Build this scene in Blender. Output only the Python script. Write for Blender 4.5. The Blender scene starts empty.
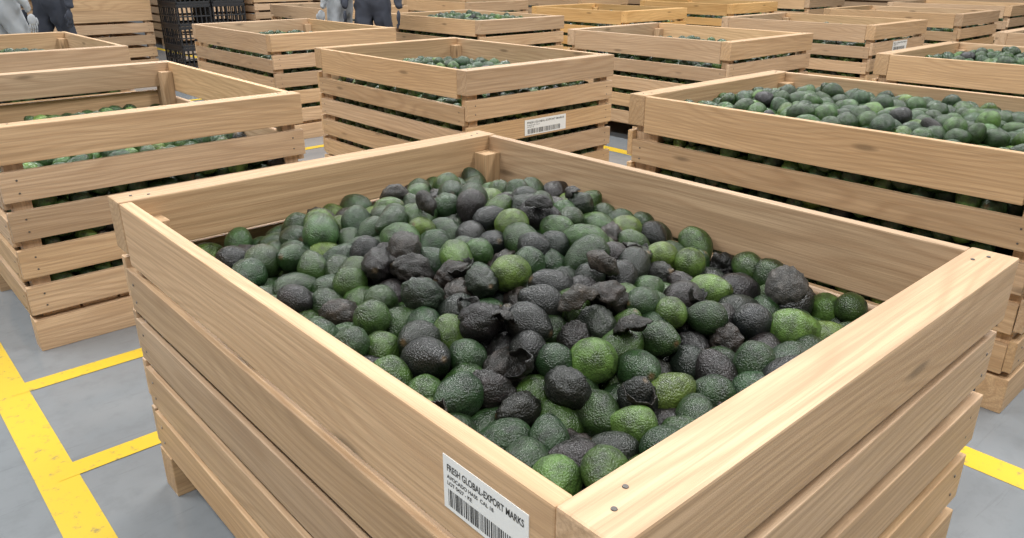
import bpy, bmesh, math, random
import numpy as np
from mathutils import Vector, Matrix, noise, kdtree, Euler
random.seed(7); np.random.seed(7)
S = bpy.context.scene
COL = S.collection

# ------------------------------------------------------------------ helpers
def nodes_of(name):
    m = bpy.data.materials.new(name); m.use_nodes = True
    nt = m.node_tree; nt.nodes.clear()
    out = nt.nodes.new('ShaderNodeOutputMaterial'); b = nt.nodes.new('ShaderNodeBsdfPrincipled')
    nt.links.new(b.outputs[0], out.inputs[0])
    return m, nt, b
def N(nt, t, **kw):
    n = nt.nodes.new(t)
    for k, v in kw.items(): setattr(n, k, v)
    return n
def math_(nt, op, a, b=None, c=None):
    n = N(nt, 'ShaderNodeMath', operation=op)
    for i, v in enumerate((a, b, c)):
        if v is None: continue
        if isinstance(v, (int, float)): n.inputs[i].default_value = v
        else: nt.links.new(v, n.inputs[i])
    return n.outputs[0]
def ramp(nt, fac, stops):
    r = N(nt, 'ShaderNodeValToRGB'); e = r.color_ramp.elements
    while len(e) < len(stops): e.new(0.5)
    for el, (p, c) in zip(e, stops):
        el.position = p; el.color = (*c, 1) if len(c) == 3 else c
    nt.links.new(fac, r.inputs[0]); return r.outputs[0]
def mix(nt, fac, a, b, mode='MIX'):
    n = N(nt, 'ShaderNodeMix', data_type='RGBA', blend_type=mode)
    for i, v in ((0, fac), (6, a), (7, b)):
        if isinstance(v, (int, float)): n.inputs[i].default_value = v
        elif isinstance(v, tuple): n.inputs[i].default_value = (*v, 1)
        else: nt.links.new(v, n.inputs[i])
    return n.outputs[2]
def noise_t(nt, vec, scale, detail=3, rough=0.5, dist=0.0):
    n = N(nt, 'ShaderNodeTexNoise'); n.inputs['Scale'].default_value = scale
    n.inputs['Detail'].default_value = detail; n.inputs['Roughness'].default_value = rough
    n.inputs['Distortion'].default_value = dist
    if vec is not None: nt.links.new(vec, n.inputs['Vector'])
    return n.outputs[0]
def mapping(nt, vec, scale):
    n = N(nt, 'ShaderNodeMapping'); n.inputs['Scale'].default_value = scale
    nt.links.new(vec, n.inputs[0]); return n.outputs[0]
def bump(nt, b, h, strength, dist=0.01):
    n = N(nt, 'ShaderNodeBump'); n.inputs['Strength'].default_value = strength
    n.inputs['Distance'].default_value = dist
    nt.links.new(h, n.inputs['Height']); nt.links.new(n.outputs[0], b.inputs['Normal'])
def plain(name, col, rough=0.6, metal=0.0, var=0.12):
    m, nt, b = nodes_of(name)
    g = N(nt, 'ShaderNodeNewGeometry')
    f = noise_t(nt, g.outputs['Position'], 9, 4)
    c = mix(nt, f, tuple(x*(1-var) for x in col), tuple(min(1, x*(1+var)) for x in col))
    nt.links.new(c, b.inputs['Base Color']); b.inputs['Roughness'].default_value = rough
    b.inputs['Metallic'].default_value = metal
    return m
def obj(name, me, loc=(0,0,0), rotz=0, parent=None):
    o = bpy.data.objects.new(name, me); COL.objects.link(o)
    o.location = loc; o.rotation_euler = (0,0,rotz)
    if parent: o.parent = parent
    return o

# ------------------------------------------------------------------ materials
def wood_mat(name, light, mid, dark):
    m, nt, b = nodes_of(name)
    a = N(nt, 'ShaderNodeAttribute', attribute_name='grain')
    t = N(nt, 'ShaderNodeAttribute', attribute_name='tint')
    v = a.outputs['Vector']
    warp = noise_t(nt, mapping(nt, v, (0.9, 5, 5)), 1.0, 2, 0.4)
    sep = N(nt, 'ShaderNodeSeparateXYZ'); nt.links.new(v, sep.inputs[0])
    ph = math_(nt, 'ADD', math_(nt, 'MULTIPLY', warp, 85.0),
               math_(nt, 'MULTIPLY', math_(nt, 'ADD', sep.outputs[1], sep.outputs[2]), 230.0))
    rings = math_(nt, 'MULTIPLY_ADD', math_(nt, 'SINE', ph), 0.5, 0.5)
    rings = math_(nt, 'POWER', rings, 2.4)
    fib = noise_t(nt, mapping(nt, v, (3, 170, 170)), 1.0, 5, 0.65)
    fib2 = noise_t(nt, mapping(nt, v, (1.2, 50, 50)), 1.0, 4, 0.6)
    blot = noise_t(nt, mapping(nt, v, (1.3, 7, 7)), 1.0, 3, 0.5)
    c = ramp(nt, blot, [(0.25, mid), (0.7, light)])
    c = mix(nt, math_(nt, 'MULTIPLY', rings, 0.36), c, dark)
    c = mix(nt, math_(nt, 'MULTIPLY', ramp(nt, fib2, [(0.35, (1,1,1)), (0.55, (0,0,0))]), 0.38), c, tuple(x*0.78 for x in mid))
    c = mix(nt, math_(nt, 'MULTIPLY', ramp(nt, fib, [(0.40, (1,1,1)), (0.58, (0,0,0))]), 0.45), c, tuple(x*0.62 for x in mid))
    vo = N(nt, 'ShaderNodeTexVoronoi'); vo.inputs['Scale'].default_value = 1.0
    nt.links.new(mapping(nt, v, (2.2, 9, 9)), vo.inputs['Vector'])
    kn = ramp(nt, vo.outputs['Distance'], [(0.05, (1,1,1)), (0.12, (0,0,0))])
    c = mix(nt, math_(nt, 'MULTIPLY', kn, 0.7), c, tuple(x*0.33 for x in mid))
    c = mix(nt, 1.0, c, t.outputs['Color'], 'MULTIPLY')
    nt.links.new(c, b.inputs['Base Color'])
    b.inputs['Roughness'].default_value = 0.55
    b.inputs['Specular IOR Level'].default_value = 0.35
    bump(nt, b, fib, 0.45, 0.002)
    return m
WOOD = wood_mat('pine_wood', (0.61,0.425,0.265), (0.49,0.32,0.182), (0.32,0.178,0.088))
WOOD_Y = wood_mat('pine_wood_yellow', (0.72,0.45,0.19), (0.60,0.34,0.12), (0.42,0.2,0.06))
STEEL = plain('screw_steel', (0.12,0.11,0.10), 0.5, 0.6)

def avo_mat():
    m, nt, b = nodes_of('avocado_skin')
    t = N(nt, 'ShaderNodeAttribute', attribute_name='tint')
    tc = N(nt, 'ShaderNodeTexCoord'); P = tc.outputs['Object']
    n1 = noise_t(nt, P, 42, 4, 0.6)
    n2 = noise_t(nt, P, 330, 3, 0.6)
    vo = N(nt, 'ShaderNodeTexVoronoi'); vo.inputs['Scale'].default_value = 290
    nt.links.new(P, vo.inputs['Vector'])
    col = t.outputs['Color']
    c = mix(nt, ramp(nt, n1, [(0.36, (0,0,0)), (0.64, (1,1,1))]), mix(nt, 0.62, col, (0.004,0.006,0.004)), mix(nt, 0.3, col, col, 'ADD'))
    dots = ramp(nt, vo.outputs['Distance'], [(0.10, (1,1,1)), (0.26, (0,0,0))])
    lt = mix(nt, 1.0, mix(nt, 1.0, col, (2.3,2.3,1.8), 'MULTIPLY'), (0.004,0.006,0.002), 'ADD')
    c = mix(nt, math_(nt, 'MULTIPLY', dots, 0.42), c, lt)
    nt.links.new(c, b.inputs['Base Color'])
    r = math_(nt, 'MULTIPLY_ADD', n1, 0.20, t.outputs['Alpha'])
    nt.links.new(r, b.inputs['Roughness'])
    b.inputs['Specular IOR Level'].default_value = 0.40
    b.inputs['Coat Weight'].default_value = 0.12
    b.inputs['Coat Roughness'].default_value = 0.2
    h = math_(nt, 'ADD', math_(nt, 'MULTIPLY', vo.outputs['Distance'], -1.3), math_(nt, 'ADD', n2, math_(nt, 'MULTIPLY', n1, 1.2)))
    n = N(nt, 'ShaderNodeBump'); n.inputs['Strength'].default_value = 0.46; n.inputs['Distance'].default_value = 0.0030
    nt.links.new(h, n.inputs['Height']); nt.links.new(n.outputs[0], b.inputs['Normal'])
    n = N(nt, 'ShaderNodeBump'); n.inputs['Strength'].default_value = 0.30; n.inputs['Distance'].default_value = 0.0025
    nt.links.new(h, n.inputs['Height']); nt.links.new(n.outputs[0], b.inputs['Coat Normal'])
    return m
AVO = avo_mat()

# ------------------------------------------------------------------ crate
class Builder:
    def __init__(s): s.v=[]; s.f=[]; s.g=[]; s.t=[]; s.mi=[]
    def box(s, lo, hi, axis, jit=0.0015, bev=0.003, mi=0, tint=None):
        """bevelled board; grain runs along axis"""
        lo = Vector(lo); hi = Vector(hi); c = (lo+hi)/2; sz = hi-lo
        bm = bmesh.new(); bmesh.ops.create_cube(bm, size=1.0)
        for v in bm.verts: v.co = Vector((v.co.x*sz.x, v.co.y*sz.y, v.co.z*sz.z))
        bmesh.ops.bevel(bm, geom=list(bm.edges), offset=min(bev, min(sz)*0.2), segments=2, affect='EDGES', profile=0.6)
        rot = Euler([random.gauss(0, jit) for _ in range(3)]).to_matrix()
        off = [random.uniform(0, 50) for _ in range(3)]
        if tint is None:
            k = random.uniform(0.78, 1.12); w = random.uniform(-0.04, 0.07)
            tint = (k*(1+w*0.6), k, k*(1-w*1.6), 1)
        base = len(s.v)
        o = [(axis)%3, (axis+1)%3, (axis+2)%3]
        if sz[o[1]] < sz[o[2]]: o[1], o[2] = o[2], o[1]
        bm.verts.index_update()
        for v in bm.verts:
            p = v.co.copy()
            s.g.append((p[o[0]]+off[0], p[o[1]]+off[1], p[o[2]]+off[2]))
            s.t.append(tint)
            s.v.append(tuple(rot @ p + c))
        for f in bm.faces:
            s.f.append([base+v.index for v in f.verts]); s.mi.append(mi)
        bm.free()
    def disc(s, c, nrm, r, mi=1):
        nrm = Vector(nrm); a = nrm.orthogonal().normalized(); b2 = nrm.cross(a); base=len(s.v)
        n=10
        for k in (0, 1):
            for i in range(n):
                th=2*math.pi*i/n
                s.v.append(tuple(Vector(c)+nrm*(0.0012*k)+ (a*math.cos(th)+b2*math.sin(th))*r*(1-0.15*k)))
                s.g.append((0,0,0)); s.t.append((1,1,1,1))
        s.f.append([base+n+i for i in range(n)]); s.mi.append(mi)
        for i in range(n):
            j=(i+1)%n; s.f.append([base+i, base+j, base+n+j, base+n+i]); s.mi.append(mi)
    def mesh(s, name, mats):
        me = bpy.data.meshes.new(name); me.from_pydata(s.v, [], s.f); me.update()
        a = me.attributes.new('grain', 'FLOAT_VECTOR', 'POINT'); a.data.foreach_set('vector', np.array(s.g, dtype=np.float32).ravel())
        a = me.attributes.new('tint', 'FLOAT_COLOR', 'POINT'); a.data.foreach_set('color', np.array(s.t, dtype=np.float32).ravel())
        for m in mats: me.materials.append(m)
        me.polygons.foreach_set('material_index', s.mi)
        return me
HX, HY, RIM = 0.56, 0.775, 0.81
def crate_mesh(name, wood, gap_l=0.024, seed=1):
    random.seed(seed); B = Builder()
    R = RIM
    BW, BH = 0.082, 0.125
    for sgn in (-1, 1):
        y0, y1 = sorted((sgn*(HY-BW), sgn*HY))
        B.box((-HX, y0, R-BH), (HX, y1, R), 0, jit=0.0006, bev=0.004)
        for z in (0.150, 0.288, 0.426, 0.564):
            ya, yb = sorted((sgn*(HY-0.026), sgn*(HY-0.001)))
            B.box((-HX+0.004, ya, R-z-0.105), (HX-0.004, yb, R-z), 0, jit=0.0018)
            for sx in (-1, 1):
                for dz in (0.03, 0.075): B.disc((sx*(HX-0.055), sgn*(HY-0.0005), R-z-dz), (0, sgn, 0), 0.0035)
        B.box((-HX+0.004, y0, 0.0), (HX-0.004, y1, 0.118), 0, jit=0.0)
        for sx in (-1, 1):
            B.disc((sx*(HX-0.04), sgn*(HY-0.04), R+0.0002), (0, 0, 1), 0.0038)
            B.disc((sx*(HX-0.075), sgn*(HY-0.055), R+0.0002), (0, 0, 1), 0.0038)
    B.box((-HX+0.004, -0.045, 0.0), (HX-0.004, 0.045, 0.118), 0, jit=0.0)
    H = (0.678-0.150-4*gap_l)/4
    for sgn in (-1, 1):
        xa, xb = sorted((sgn*(HX-0.028), sgn*(HX-0.001)))
        B.box((xa, -HY+BW+0.001, R-0.150), (xb, HY-BW-0.001, R-0.002), 1, jit=0.0006, bev=0.003)
        z = 0.150
        for i in range(4):
            z += gap_l
            B.box((xa, -HY+0.027, R-z-H), (xb, HY-0.027, R-z), 1, jit=0.0014)
            for sy in (-1, 1):
                for dz in (0.03, 0.075): B.disc((sgn*(HX-0.0005), sy*(HY-0.07), R-z-dz), (sgn, 0, 0), 0.0035)
            z += H
        for sy in (-1, 1):
            pa, pb = sorted((sgn*(HX-0.088), sgn*(HX-0.0285)))
            if sy > 0:
                qa, qb = sorted((sy*(HY-BW-0.055), sy*(HY-BW-0.0005)))
                B.box((pa, qa, 0.142), (pb, qb, R-0.045), 2, jit=0.0)
            qa, qb = sorted((sy*(HY-BW), sy*(HY-0.0265)))
            B.box((pa, qa, 0.142), (pb, qb, R-BH-0.001), 2, jit=0.0)
    n = 8; w = (2*HX-0.07)/n
    for i in range(n):
        x = -HX+0.035+i*w
        B.box((x+0.004, -HY+0.03, 0.119), (x+w-0.004, HY-0.03, 0.141), 1, jit=0.0)
    return B.mesh(name, [wood, STEEL])
CR_MAIN = crate_mesh('wooden_crate_mesh_a', WOOD, 0.024, 3)
CR_B = crate_mesh('wooden_crate_mesh_b', WOOD, 0.036, 11)
CR_C = crate_mesh('wooden_crate_mesh_c', WOOD, 0.036, 23)
CR_Y = crate_mesh('wooden_crate_mesh_d', WOOD_Y, 0.036, 31)

# ------------------------------------------------------------------ avocado packing (settled spheres)
def pack(n=4300):
    rng = np.random.default_rng(5)
    r = rng.uniform(0.0315, 0.0405, n)
    P = np.stack([rng.uniform(-0.48, 0.48, n), rng.uniform(-0.7, 0.7, n), rng.uniform(0.18, 1.10, n)], 1)
    for it in range(240):
        if it % 8 == 0:
            kd = kdtree.KDTree(n)
            for i in range(n): kd.insert(P[i], i)
            kd.balance(); a = []; b = []
            for i in range(n):
                for (_, j, d) in kd.find_range(P[i], 0.091):
                    if j > i: a.append(i); b.append(j)
            a = np.array(a); b = np.array(b)
        P[:, 2] -= 0.003 if it < 200 else 0.0005
        for _ in range(2):
            d = P[b]-P[a]; L = np.linalg.norm(d, axis=1)+1e-9
            ov = (r[a]+r[b])*0.985-L; k = ov > 0
            mv = (d[k]/L[k, None])*(ov[k, None]*0.42)
            for c in range(3):
                P[:, c] -= np.bincount(a[k], mv[:, c], n); P[:, c] += np.bincount(b[k], mv[:, c], n)
            lx = 0.531-r; P[:, 0] = np.clip(P[:, 0], -lx, lx)
            ly = np.where(P[:, 2] > 0.64, 0.692, 0.747)-r; P[:, 1] = np.clip(P[:, 1], -ly, ly)
            P[:, 2] = np.maximum(P[:, 2], 0.142+r)
            ox = np.abs(P[:, 0])-(0.472-r); oy = np.abs(P[:, 1])-(0.638-r)
            c = (ox > 0) & (oy > 0); px = c & (ox < oy); py = c & ~px
            P[px, 0] -= np.sign(P[px, 0])*ox[px]; P[py, 1] -= np.sign(P[py, 1])*oy[py]
    return P, r
PP, PR = pack()
print('pack top', PP[:,2].max(), np.percentile(PP[:,2], 95))

def template(sub, kind, seed):
    rs = random.Random(seed)
    bm = bmesh.new(); bmesh.ops.create_icosphere(bm, subdivisions=sub, radius=1.0)
    bm.verts.index_update()
    V = []; C = []
    el = rs.uniform(1.16, 1.46); tp = rs.uniform(0.08, 0.32)
    o = Vector((rs.uniform(0,90), rs.uniform(0,90), rs.uniform(0,90)))
    dent = [(Vector((rs.gauss(0,1), rs.gauss(0,1), rs.gauss(0,1))).normalized(), rs.uniform(0.15,0.35)) for _ in range(3)]
    for v in bm.verts:
        d = v.co.normalized(); z = d.z
        s = 1 - tp*z - 0.08*z*z
        p = Vector((d.x*s, d.y*s, z*el - (0.04 if z > 0.97 else 0)))
        p.x += 0.06*z*z*tp*4
        m = 1+0.06*noise.noise(d*1.6+o)+0.018*noise.noise(d*6+o)+0.013*noise.noise(d*13+o)
        shade = 1.0
        if kind == 1:
            w = abs(noise.noise(Vector((d.x*3.6, d.y*3.6, d.z*1.5))+o)); w2 = abs(noise.noise(d*8+o))
            m *= 0.92+0.17*w+0.10*w2; shade = 0.55+1.6*w
            for dd, a in dent:
                t = max(0, d.dot(dd)-0.6); m -= t*a
        if kind == 2:
            w = abs(noise.noise(Vector((d.x*2.5, d.y*2.5, d.z*1.2))+o)); w2 = abs(noise.noise(d*6.5+o))
            m *= 0.85+0.35*w+0.16*w2
            t = max(0, d.dot(dent[0][0])-0.35); m -= t*1.0
            shade = 0.5+1.8*w
            if t > 0.1: shade *= 0.4
        p *= m
        V.append(p)
        tip = max(0, (z-0.965)/0.035)
        C.append((shade, min(1, tip)))
    F = [[v.index for v in f.verts] for f in bm.faces]; bm.free()
    return np.array([tuple(p) for p in V]), np.array(F), np.array(C)
def tset(sub_n, sub_w, base):
    return ([template(sub_n, 0, base+i) for i in range(14)], [template(sub_w, 1, base+40+i) for i in range(6)], [template(sub_w, 2, base+80+i) for i in range(4)])
T_HI = tset(4, 4, 100); T_MD = tset(2, 2, 200); T_M3 = tset(3, 3, 300)

def shell(rs, R, open_):
    """torn piece of dried skin: curled open cap with thickness"""
    nu, nv = 36, 14; o = Vector((rs.uniform(0,50), rs.uniform(0,50), 0))
    V=[]; C=[]; F=[]
    for side in (0, 1):
        for j in range(nv+1):
            for i in range(nu):
                ph = 2*math.pi*i/nu
                edge = open_*(1+0.30*noise.noise(Vector((math.cos(ph)*1.6, math.sin(ph)*1.6, 0))+o)+0.14*noise.noise(Vector((math.cos(ph)*6, math.sin(ph)*6, 3))+o))
                th = edge*j/nv
                d = Vector((math.sin(th)*math.cos(ph), math.sin(th)*math.sin(ph)*0.60, math.cos(th)))
                m = 1+0.16*noise.noise(d*2.2+o)+0.06*abs(noise.noise(d*6+o))+0.03*noise.noise(d*12+o)-(0.05 if side else 0)
                V.append(d*m*R); C.append((0.45 if side else 0.7+1.8*abs(noise.noise(d*5+o)), 0))
    n1 = (nv+1)*nu
    for side in (0, 1):
        b = side*n1
        for j in range(nv):
            for i in range(nu):
                a0=b+j*nu+i; a1=b+j*nu+(i+1)%nu; a2=a1+nu; a3=a0+nu
                F += ([(a0,a3,a2),(a0,a2,a1)] if not side else [(a0,a2,a3),(a0,a1,a2)])
    for i in range(nu):
        a0=nv*nu+i; a1=nv*nu+(i+1)%nu; F += [(a0,a0+n1,a1+n1),(a0,a1+n1,a1)]
    return np.array([tuple(p) for p in V]), np.array(F), np.array(C)

def pile_mesh(name, surf, seed, hi=False, bright=0.0, bad=0.22, depth=0.17, mid=False):
    rs = random.Random(seed); flip = -1 if seed % 2 else 1
    VV=[]; FF=[]; CC=[]; base=0
    def put(tpl, M, sc, pos, c, ro):
        nonlocal base
        tv, tf, tcx = tpl
        P = (tv*sc) @ np.array(M).T + np.array(pos)
        P[:, 0] = np.clip(P[:, 0], -0.5305, 0.5305)
        yl = np.where(P[:, 2] > RIM-0.13, 0.691, 0.7475)
        P[:, 1] = np.clip(P[:, 1], -yl, yl)
        VV.append(P); FF.append(tf+base); base += len(tv)
        col = np.empty((len(tv), 4)); col[:, :3] = np.array(c)[None]*tcx[:, :1]
        tipc = np.array([0.10, 0.065, 0.03]); col[:, :3] = col[:, :3]*(1-tcx[:, 1:])+tipc*tcx[:, 1:]
        col[:, 3] = ro
        CC.append(col)
    for (x, y, z), r in zip(PP, PR):
        x, y = x*flip, y*flip
        st = surf(x, y)-0.037
        if z > st: continue
        if abs(x) > 0.472-r*0.6 and y > 0.638-r*0.6: continue
        dtop = st-z; dside = min(0.532-abs(x), 0.748-abs(y))
        if dtop > depth and dside > 0.07: continue
        T = T_HI if (hi and dtop < 0.12) else (T_M3 if (mid and dtop < 0.09) else T_MD)
        u = rs.random()
        local_bad = bad*(1.8 if (hi and abs(x+0.03)<0.30 and abs(y+0.08)<0.42) else 0.6)
        if u < local_bad*0.10: kind = 2
        elif u < local_bad*0.34: kind = 1
        else: kind = 0
        q = rs.random()
        if kind == 2: c = rs.choice([(0.008,0.006,0.005),(0.014,0.010,0.008)]); ro = 0.40
        elif kind == 1: c = rs.choice([(0.007,0.008,0.006),(0.009,0.007,0.007),(0.016,0.012,0.009),(0.009,0.015,0.007)]); ro = 0.34
        elif q < local_bad*0.55: c = rs.choice([(0.006,0.007,0.007),(0.009,0.007,0.008),(0.007,0.011,0.007)]); ro = 0.24
        elif q < 0.62: c = (0.014,0.034,0.010); ro = 0.23
        elif q < 0.87: c = (0.028,0.062,0.014); ro = 0.22
        else: c = (0.058,0.105,0.021); ro = 0.22
        k = rs.uniform(0.82, 1.25)*(1+bright); j = rs.uniform(0.90, 1.18)
        c = (c[0]*k*j, c[1]*k, c[2]*k/j)
        zax = Vector((rs.gauss(0,1), rs.gauss(0,1), rs.gauss(0,0.5))).normalized()
        M = (zax.to_track_quat('Z', 'Y').to_matrix() @ Matrix.Rotation(rs.uniform(0, 6.28), 3, 'Z'))
        put(rs.choice(T[kind]), M, r*rs.uniform(0.97, 1.08), (x, y, z), c, ro)
    if hi:
        for (x, y, R, op) in ((-.17,-.10,.044,1.3),(-.24,-.26,.046,1.1),(-.03,-.23,.042,1.3),(-.43,-.285,.036,1.3),(.40,.19,.034,1.3),
                              (-.02,-.36,.042,1.2),(-.10,.05,.040,1.1),(.12,-.15,.040,1.2),(.02,.32,.038,1.3),(-.2,-.2,.042,.9),
                              (.25,-.32,.038,1.1),(.30,-.1,.038,1.2),(.2,.12,.036,1.2),(-.12,-.45,.038,1.2)):
            tilt = Vector((rs.gauss(0,0.6), rs.gauss(0,0.6), 1)).normalized()
            if rs.random() < 0.3: tilt.z *= -0.7; tilt.normalize()
            M = tilt.to_track_quat('Z', 'Y').to_matrix() @ Matrix.Rotation(rs.uniform(0, 6.28), 3, 'Z')
            c = rs.choice([(0.006,0.005,0.005),(0.010,0.008,0.006),(0.026,0.020,0.015)])
            put(shell(rs, R, op), M, 1.0, (x, y, surf(x, y)-0.018), c, 0.42)
        M = Vector((0.7,0.6,0.2)).normalized().to_track_quat('Z','Y').to_matrix()
        put(T_HI[1][2], M, 0.043, (.43, -.40, surf(.43,-.40)-0.015), (0.045,0.041,0.037), 0.5)
    V = np.concatenate(VV); F = np.concatenate(FF); C = np.concatenate(CC)
    me = bpy.data.meshes.new(name)
    me.vertices.add(len(V)); me.vertices.foreach_set('co', V.astype(np.float32).ravel())
    me.loops.add(len(F)*3); me.loops.foreach_set('vertex_index', F.astype(np.int32).ravel())
    me.polygons.add(len(F)); me.polygons.foreach_set('loop_start', np.arange(0, len(F)*3, 3, dtype=np.int32))
    me.polygons.foreach_set('use_smooth', np.ones(len(F), dtype=bool))
    me.update(calc_edges=True); me.validate()
    a = me.attributes.new('tint', 'FLOAT_COLOR', 'POINT'); a.data.foreach_set('color', C.astype(np.float32).ravel())
    me.materials.append(AVO)
    return me
g = math.exp
surf_main = lambda x, y: 0.81-0.152+0.138*g(-((x-0.12)**2/0.30+(y-0.25)**2/0.36))
surf_high = lambda x, y: 0.81-0.070+0.140*g(-(x*x/0.2+y*y/0.4))
surf_mid = lambda x, y: 0.81-0.14+0.11*g(-(x*x/0.2+y*y/0.4))
surf_low = lambda x, y: 0.81-0.21+0.06*g(-(x*x/0.2+y*y/0.4))
PM = pile_mesh('avocado_pile_main', surf_main, 2, hi=True, bad=0.34)
PH = pile_mesh('avocado_pile_high', surf_high, 4, bright=0.3, bad=0.10, depth=0.13, mid=True)
PMD = pile_mesh('avocado_pile_mid', surf_mid, 5, bright=0.25, bad=0.15, depth=0.13)
PL = pile_mesh('avocado_pile_low', surf_low, 8, bright=0.6, bad=0.15, depth=0.13)

def crate(x0, y0, me, pile, rot=0.0, z=0.0):
    c = (x0+HX, y0+HY, z)
    o = obj('wooden_crate', me, c, rot)
    if pile: obj('avocado_pile', pile, c, rot)
    return o
main = crate(0.443, 0.346, CR_MAIN, PM)
c3 = crate(0.375, 2.97, CR_B, PL, 0.0)
crate(0.47, 5.50, CR_C, PMD, 0.0)
c2 = crate(2.44, 3.05, CR_C, PMD, 0.0)
crate(2.63, 5.62, CR_B, PMD, 0.0)
c6 = crate(2.50, 0.50, CR_C, PH, 0.0)
c7 = crate(4.71, 3.00, CR_B, PMD, 0.0)
c8 = crate(4.78, 0.50, CR_C, PH, 0.0)
c9 = crate(6.95, 3.02, CR_B, PMD, 0.0)
crate(4.78, 5.75, CR_C, PH, 0.0)
crate(6.95, 5.80, CR_Y, PMD, 0.0)
crate(7.0, 0.55, CR_B, PMD, 0.0)
crate(9.2, 3.1, CR_C, PMD, 0.0)
crate(9.2, 0.6, CR_C, PMD, 0.0)
crate(9.2, 5.9, CR_Y, PMD, 0.0)
crate(4.72, 8.45, CR_B, PMD, 0.0)
crate(6.9, 8.55, CR_C, PMD, 0.0)
crate(9.2, 8.6, CR_B, PMD, 0.0)
crate(11.4, 3.3, CR_B, PMD, 0.0)
crate(11.4, 0.7, CR_B, PMD, 0.0)
crate(11.4, 6.0, CR_C, PMD, 0.0)
for (x, y, k) in [(2.05, 9.85, 2), (2.05, 11.6, 2), (0.6, 11.6, 2)] + [(4.6+1.35*i, 13.2, 2) for i in range(8)] + [(15.2, 0.5+1.8*i, 2) for i in range(8)]:
    for i in range(k): crate(x, y, (CR_B, CR_C)[i % 2], None, 0.01*i, i*RIM)

# ------------------------------------------------------------------ labels
WHITE = plain('label_paper', (0.72,0.72,0.70), 0.55, var=0.03)
INK = plain('label_ink', (0.03,0.03,0.03), 0.6)
def label(name, w, h, parent, loc, rot, title="FRESH GLOBAL-EXPORT MARKS"):
    bm = bmesh.new(); bmesh.ops.create_cube(bm, size=1)
    for v in bm.verts: v.co = Vector((v.co.x*w, v.co.y*h, v.co.z*0.0012))
    def rect(x0, x1, y0, y1):
        z = 0.0009
        vs = [bm.verts.new((x, y, z)) for x, y in ((x0,y0),(x1,y0),(x1,y1),(x0,y1))]
        f = bm.faces.new(vs); f.material_index = 1
    rs = random.Random(3); x = -w*0.44
    while x < w*0.36:
        b = rs.choice([0.006,0.010,0.016])*w; rect(x, x+b, -h*0.42, -h*0.10); x += b+rs.choice([0.006,0.010,0.014])*w
    me = bpy.data.meshes.new(name); bm.to_mesh(me); bm.free()
    me.materials.append(WHITE); me.materials.append(INK)
    o = obj(name, me, parent=parent); o.location = loc; o.rotation_euler = rot
    for (txt, sz, y) in ((title, 0.155*h, 0.24), ("AVOCADO HASS  CAL 18", 0.085*h, 0.10), ("LOT 0427 - KE", 0.085*h, -0.02)):
        cu = bpy.data.curves.new('label_text', 'FONT'); cu.body = txt; cu.size = sz*1.15; cu.offset = sz*0.02
        t = bpy.data.objects.new('label_text_tmp', cu); COL.objects.link(t)
        bpy.context.view_layer.update()
        dg = bpy.context.evaluated_depsgraph_get()
        tm = bpy.data.meshes.new_from_object(t.evaluated_get(dg)); bpy.data.objects.remove(t)
        xs = [v.co.x for v in tm.vertices]; W = max(xs)-min(xs)
        tgt = 0.9*w if sz > 0.1*h else W
        for v in tm.vertices: v.co = Vector((v.co.x*(min(1.6, tgt/W))-w*0.45, v.co.y+y*h, 0.0010))
        tm.materials.clear(); tm.materials.append(INK)
        obj('printed_text', tm, parent=o)
    return o
Rl = Matrix(((0,0,-1),(-1,0,0),(0,1,0))).to_euler()
label('shipping_label', 0.148, 0.076, main, (-HX+0.0006, 0.540-1.121, RIM-0.073), Rl)
Rs = Matrix(((1,0,0),(0,0,-1),(0,1,0))).to_euler()
label('shipping_label', 0.32, 0.085, c2, (0.0, -HY-0.0008, RIM-0.34), Rs)
label('shipping_label', 0.30, 0.085, c9, (0.0, -HY-0.0008, RIM-0.20), Rs)

# ------------------------------------------------------------------ floor + room
def floor_mat():
    m, nt, b = nodes_of('epoxy_floor')
    g_ = N(nt, 'ShaderNodeNewGeometry'); P = g_.outputs['Position']
    n1 = noise_t(nt, P, 0.9, 5, 0.6); n2 = noise_t(nt, P, 14, 5, 0.65)
    c = ramp(nt, n1, [(0.3, (0.165,0.178,0.188)), (0.7, (0.225,0.24,0.25))])
    c = mix(nt, math_(nt, 'MULTIPLY', ramp(nt, n2, [(0.48,(0,0,0)),(0.72,(1,1,1))]), 0.3), c, (0.11,0.118,0.125))
    scr = noise_t(nt, mapping(nt, P, (2, 30, 1)), 1.0, 5, 0.7, 1.5)
    c = mix(nt, math_(nt, 'MULTIPLY', ramp(nt, scr, [(0.60,(0,0,0)),(0.66,(1,1,1))]), 0.2), c, (0.09,0.095,0.10))
    nt.links.new(c, b.inputs['Base Color'])
    nt.links.new(math_(nt, 'MULTIPLY_ADD', n2, 0.16, 0.06), b.inputs['Roughness'])
    bump(nt, b, n2, 0.04, 0.003)
    return m
def line_mat():
    m, nt, b = nodes_of('yellow_line_paint')
    g_ = N(nt, 'ShaderNodeNewGeometry'); P = g_.outputs['Position']
    n2 = noise_t(nt, P, 30, 6, 0.7)
    c = ramp(nt, n2, [(0.32, (0.30,0.23,0.08)), (0.44, (0.62,0.42,0.03))])
    nt.links.new(c, b.inputs['Base Color']); b.inputs['Roughness'].default_value = 0.35
    return m
def slab(name, lo, hi, mat):
    bm = bmesh.new(); bmesh.ops.create_cube(bm, size=1)
    c = (Vector(lo)+Vector(hi))/2; s = Vector(hi)-Vector(lo)
    for v in bm.verts: v.co = Vector((v.co.x*s.x, v.co.y*s.y, v.co.z*s.z))
    me = bpy.data.meshes.new(name); bm.to_mesh(me); bm.free(); me.materials.append(mat)
    return obj(name, me, c)
X0, X1, Y0, Y1 = -7, 26, -7, 26
slab('floor', (X0, Y0, -0.1), (X1, Y1, 0), floor_mat())
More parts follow.
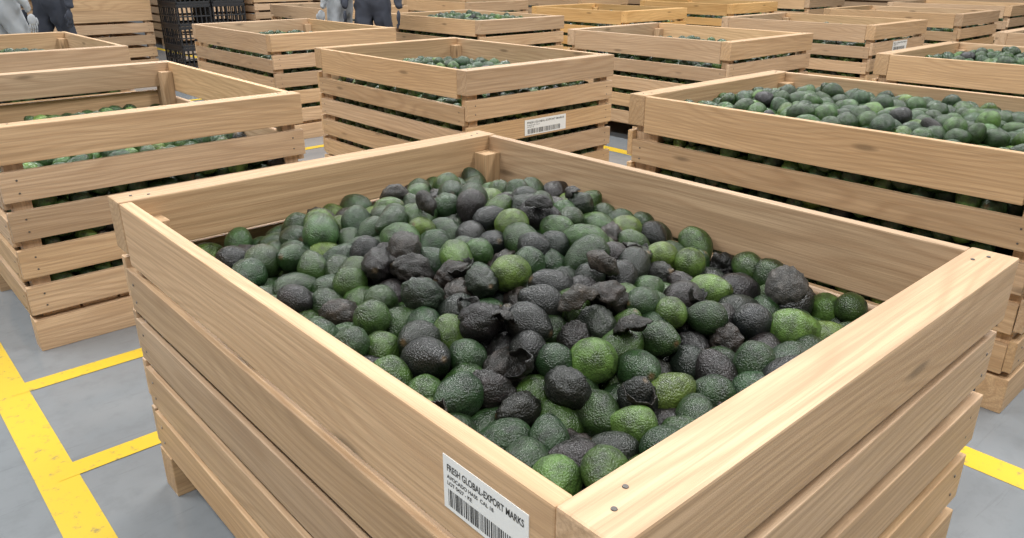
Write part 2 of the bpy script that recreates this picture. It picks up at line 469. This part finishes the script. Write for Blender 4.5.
WALL = plain('painted_wall', (0.55,0.57,0.58), 0.7, var=0.04)
slab('wall_north', (X0, Y1, 0), (X1, Y1+0.2, 7), WALL)
slab('wall_south', (X0, Y0-0.2, 0), (X1, Y0, 7), WALL)
slab('wall_east', (X1, Y0, 0), (X1+0.2, Y1, 7), WALL)
slab('wall_west', (X0-0.2, Y0, 0), (X0, Y1, 7), WALL)
Bm = bmesh.new()
def strip(x0, x1, y0, y1, z):
    vs = [Bm.verts.new(p) for p in ((x0,y0,z),(x1,y0,z),(x1,y1,z),(x0,y1,z))]; Bm.faces.new(vs)
for x in (0.23, 2.19, 4.38, 6.6, 8.85): strip(x-0.05, x+0.05, -5, 14, 0.0012)
for y in (-0.45, 0.1, 2.13, 2.72, 4.8, 5.3, 7.5, 8.1): strip(0.23, 14, y-0.036, y+0.036, 0.002)
me = bpy.data.meshes.new('floor_marking'); Bm.to_mesh(me); Bm.free(); me.materials.append(line_mat())
obj('floor_marking', me)

# ------------------------------------------------------------------ black plastic crate stack
BLK = plain('black_plastic', (0.018,0.019,0.022), 0.42)
def plastic_stack():
    B = Builder(); W, L, H = 0.4, 0.6, 0.24
    def bx(lo, hi): B.box(lo, hi, 0, jit=0, bev=0.003, tint=(1,1,1,1))
    for ix in range(2):
        for iz in range(8):
            ox = ix*(W+0.02); oz = 0.14+iz*(H+0.002)
            for zz, hh in ((0, 0.03), (H-0.035, 0.035), (0.1, 0.015)):
                bx((ox, 0, oz+zz), (ox+W, 0.02, oz+zz+hh)); bx((ox, L-0.02, oz+zz), (ox+W, L, oz+zz+hh))
                bx((ox, 0.02, oz+zz), (ox+0.02, L-0.02, oz+zz+hh)); bx((ox+W-0.02, 0.02, oz+zz), (ox+W, L-0.02, oz+zz+hh))
            n = 7
            for i in range(n+1):
                x = ox+i*(W-0.02)/n
                bx((x, 0.002, oz), (x+0.014, 0.016, oz+H-0.02)); bx((x, L-0.016, oz), (x+0.014, L-0.002, oz+H-0.02))
            n = 10
            for i in range(n+1):
                y = i*(L-0.02)/n
                bx((ox+0.002, y, oz), (ox+0.016, y+0.014, oz+H-0.02)); bx((ox+W-0.016, y, oz), (ox+W-0.002, y+0.014, oz+H-0.02))
            bx((ox+0.01, 0.01, oz), (ox+W-0.01, L-0.01, oz+0.008))
    for y in (0, 0.25, 0.5): bx((0, y, 0), (2*W+0.02, y+0.1, 0.10))
    for x in (0, 0.36, 0.72): bx((x, 0, 0.10), (x+0.1, L, 0.139))
    return B.mesh('plastic_crate_stack', [BLK])
PS = plastic_stack()
obj('plastic_crate_stack', PS, (3.32, 9.45, 0))

# ------------------------------------------------------------------ people
SKIN = plain('skin', (0.24,0.13,0.08), 0.55); HAIR = plain('hair', (0.015,0.012,0.01), 0.7)
SHOE = plain('shoe_leather', (0.03,0.03,0.03), 0.5)
def worker(loc, rotz, top, bottom, stride=0.10):
    verts=[]; edges=[]; rad=[]
    def add(p, r, par=None):
        verts.append(p); rad.append(r if isinstance(r, tuple) else (r, r)); i=len(verts)-1
        if par is not None: edges.append((par, i))
        return i
    pel = add((0,0,0.96), (0.155,0.115))
    w = add((0,0,1.10), (0.14,0.105), pel); ch = add((0,0.01,1.28), (0.17,0.12), w)
    sh = add((0,0,1.42), (0.13,0.09), ch); nk = add((0,0,1.50), 0.058, sh); nk2 = add((0,0.01,1.56), 0.055, nk)
    hands=[]
    for s in (-1, 1):
        a = add((s*0.19,0,1.42), 0.062, sh); e = add((s*0.25,-0.02,1.14), 0.046, a); wr = add((s*0.26,0.07,0.90), 0.030, e)
        hands.append((s, Vector((s*0.26,0.08,0.87))))
        h = add((s*0.095, 0, 0.88), (0.10,0.10), pel); k = add((s*0.11, s*stride*0.5+0.02, 0.50), 0.074, h)
        an = add((s*0.115, s*stride-0.02, 0.10), 0.060, k); f = add((s*0.12, s*stride+0.02, 0.055), 0.045, an)
        add((s*0.135, s*stride+0.17, 0.042), (0.045,0.034), f)
    me = bpy.data.meshes.new('tmp'); me.from_pydata(verts, edges, []); 
    o = bpy.data.objects.new('tmp', me); COL.objects.link(o)
    o.modifiers.new('s', 'SKIN'); sv = me.skin_vertices[0].data
    for i, r in enumerate(rad): sv[i].radius = r
    sv[0].use_root = True
    o.modifiers.new('ss', 'SUBSURF').levels = 3
    bpy.context.view_layer.update()
    dg = bpy.context.evaluated_depsgraph_get()
    body = bpy.data.meshes.new_from_object(o.evaluated_get(dg)); bpy.data.objects.remove(o)
    bm = bmesh.new(); bm.from_mesh(body)
    for v in bm.verts:   # cloth folds
        if 0.12 < v.co.z < 1.45:
            k = 0.022*noise.noise(Vector((v.co.x*12, v.co.y*12, v.co.z*9)))+0.01*noise.noise(v.co*25)
            v.co.x += k; v.co.y += k
    for f in bm.faces:
        c = f.calc_center_median(); f.smooth = True
        if c.z < 0.10: f.material_index = 3
        elif c.z > 1.50: f.material_index = 2
        elif abs(c.x) > 0.2 and c.z < 0.93: f.material_index = 2
        elif c.z > 0.95: f.material_index = 0
        else: f.material_index = 1
    def blob(center, scale, mi, fn=None, sub=3):
        g2 = bmesh.ops.create_icosphere(bm, subdivisions=sub, radius=1.0)
        for v in g2['verts']:
            d = v.co.copy(); p = Vector((d.x*scale[0], d.y*scale[1], d.z*scale[2]))
            if fn: p = fn(d, p)
            v.co = p+Vector(center)
            for f in v.link_faces: f.material_index = mi; f.smooth = True
    def headf(d, p):
        if d.z < 0: p.x *= 1+0.28*d.z; p.y *= 1+0.08*d.z
        if d.y > 0.9 and abs(d.z+0.1) < 0.25: p.y += 0.012
        return p
    blob((0,0.02,1.665), (0.076,0.096,0.118), 2, headf, 4)
    blob((0,0.125,1.65), (0.013,0.016,0.024), 2)
    for s in (-1,1):
        blob((s*0.078,0.015,1.66), (0.012,0.022,0.032), 2)
        blob((s*0.03,0.106,1.68), (0.013,0.010,0.008), 4)
    blob((0,0.108,1.612), (0.024,0.008,0.006), 4)
    blob((0,0.0,1.70), (0.084,0.100,0.10), 4, lambda d,p: Vector((p.x,p.y,p.z if d.z>-0.3 else p.z*0.6)))
    for s, hp in hands:
        blob((hp.x, hp.y, hp.z-0.03), (0.017,0.040,0.052), 2)
        for i in range(4):
            y = hp.y-0.03+i*0.02; L = (0.055,0.066,0.07,0.06)[i]
            blob((hp.x, y+0.003, hp.z-0.085), (0.0085,0.0085,L*0.55), 2, None, 2)
            blob((hp.x-s*0.012, y+0.006, hp.z-0.085-L*0.62), (0.008,0.008,L*0.36), 2, None, 2)
        blob((hp.x-s*0.004, hp.y+0.047, hp.z-0.045), (0.010,0.012,0.034), 2, None, 2)
    out = bpy.data.meshes.new('worker'); bm.to_mesh(out); bm.free()
    out.materials.clear()
    for m in (top, bottom, SKIN, SHOE, HAIR): out.materials.append(m)
    mz = min(v.co.z for v in out.vertices)
    for v in out.vertices: v.co.z -= mz
    obj('worker', out, (*loc, 0.0), rotz)
KHAKI = plain('khaki_cloth', (0.40,0.36,0.30), 0.85)
DARK = plain('dark_trousers', (0.03,0.035,0.05), 0.85); GREY = plain('grey_cloth', (0.3,0.32,0.34), 0.85)
worker((4.12, 7.15), 0.6, GREY, KHAKI, 0.05)
worker((4.25, 6.75), 2.4, DARK, DARK, 0.05)
worker((1.45, 8.5), -1.2, GREY, KHAKI, 0.16)
worker((1.95, 9.0), 2.2, DARK, DARK)

# ------------------------------------------------------------------ lights
HOUS = plain('lamp_housing', (0.6,0.6,0.6), 0.4)
def lamp(x, y, z, sx, sy, power):
    L = bpy.data.lights.new('led_panel_light', 'AREA'); L.shape = 'RECTANGLE'; L.size = sx; L.size_y = sy
    L.energy = power; L.color = (1.0, 0.995, 0.985)
    h = slab('ceiling_lamp', (x-sx/2-0.05, y-sy/2-0.05, z+0.02), (x+sx/2+0.05, y+sy/2+0.05, z+0.1), HOUS)
    o = bpy.data.objects.new('led_panel', L); COL.objects.link(o); o.parent = h; o.location = (0, 0, -0.08)
for x in (-1.5, 3.5, 9):
    for y in (-1.0, 4.5, 10):
        lamp(x, y, 5.2, 0.6, 3.0, 285)
w = bpy.data.worlds.new('world'); S.world = w; w.use_nodes = True
bg = w.node_tree.nodes['Background']; bg.inputs[0].default_value = (0.92, 0.965, 1.0, 1); bg.inputs[1].default_value = 0.34

# ------------------------------------------------------------------ camera
cd = bpy.data.cameras.new('camera'); cd.lens = 26.82; cd.sensor_width = 36
cam = bpy.data.objects.new('camera', cd); COL.objects.link(cam)
cam.location = (0, 0, 1.31); cam.rotation_euler = (math.radians(68.15), 0, math.radians(-42.0))
S.camera = cam
S.view_settings.view_transform = 'Standard'
S.view_settings.look = 'None'
S.view_settings.exposure = -0.08
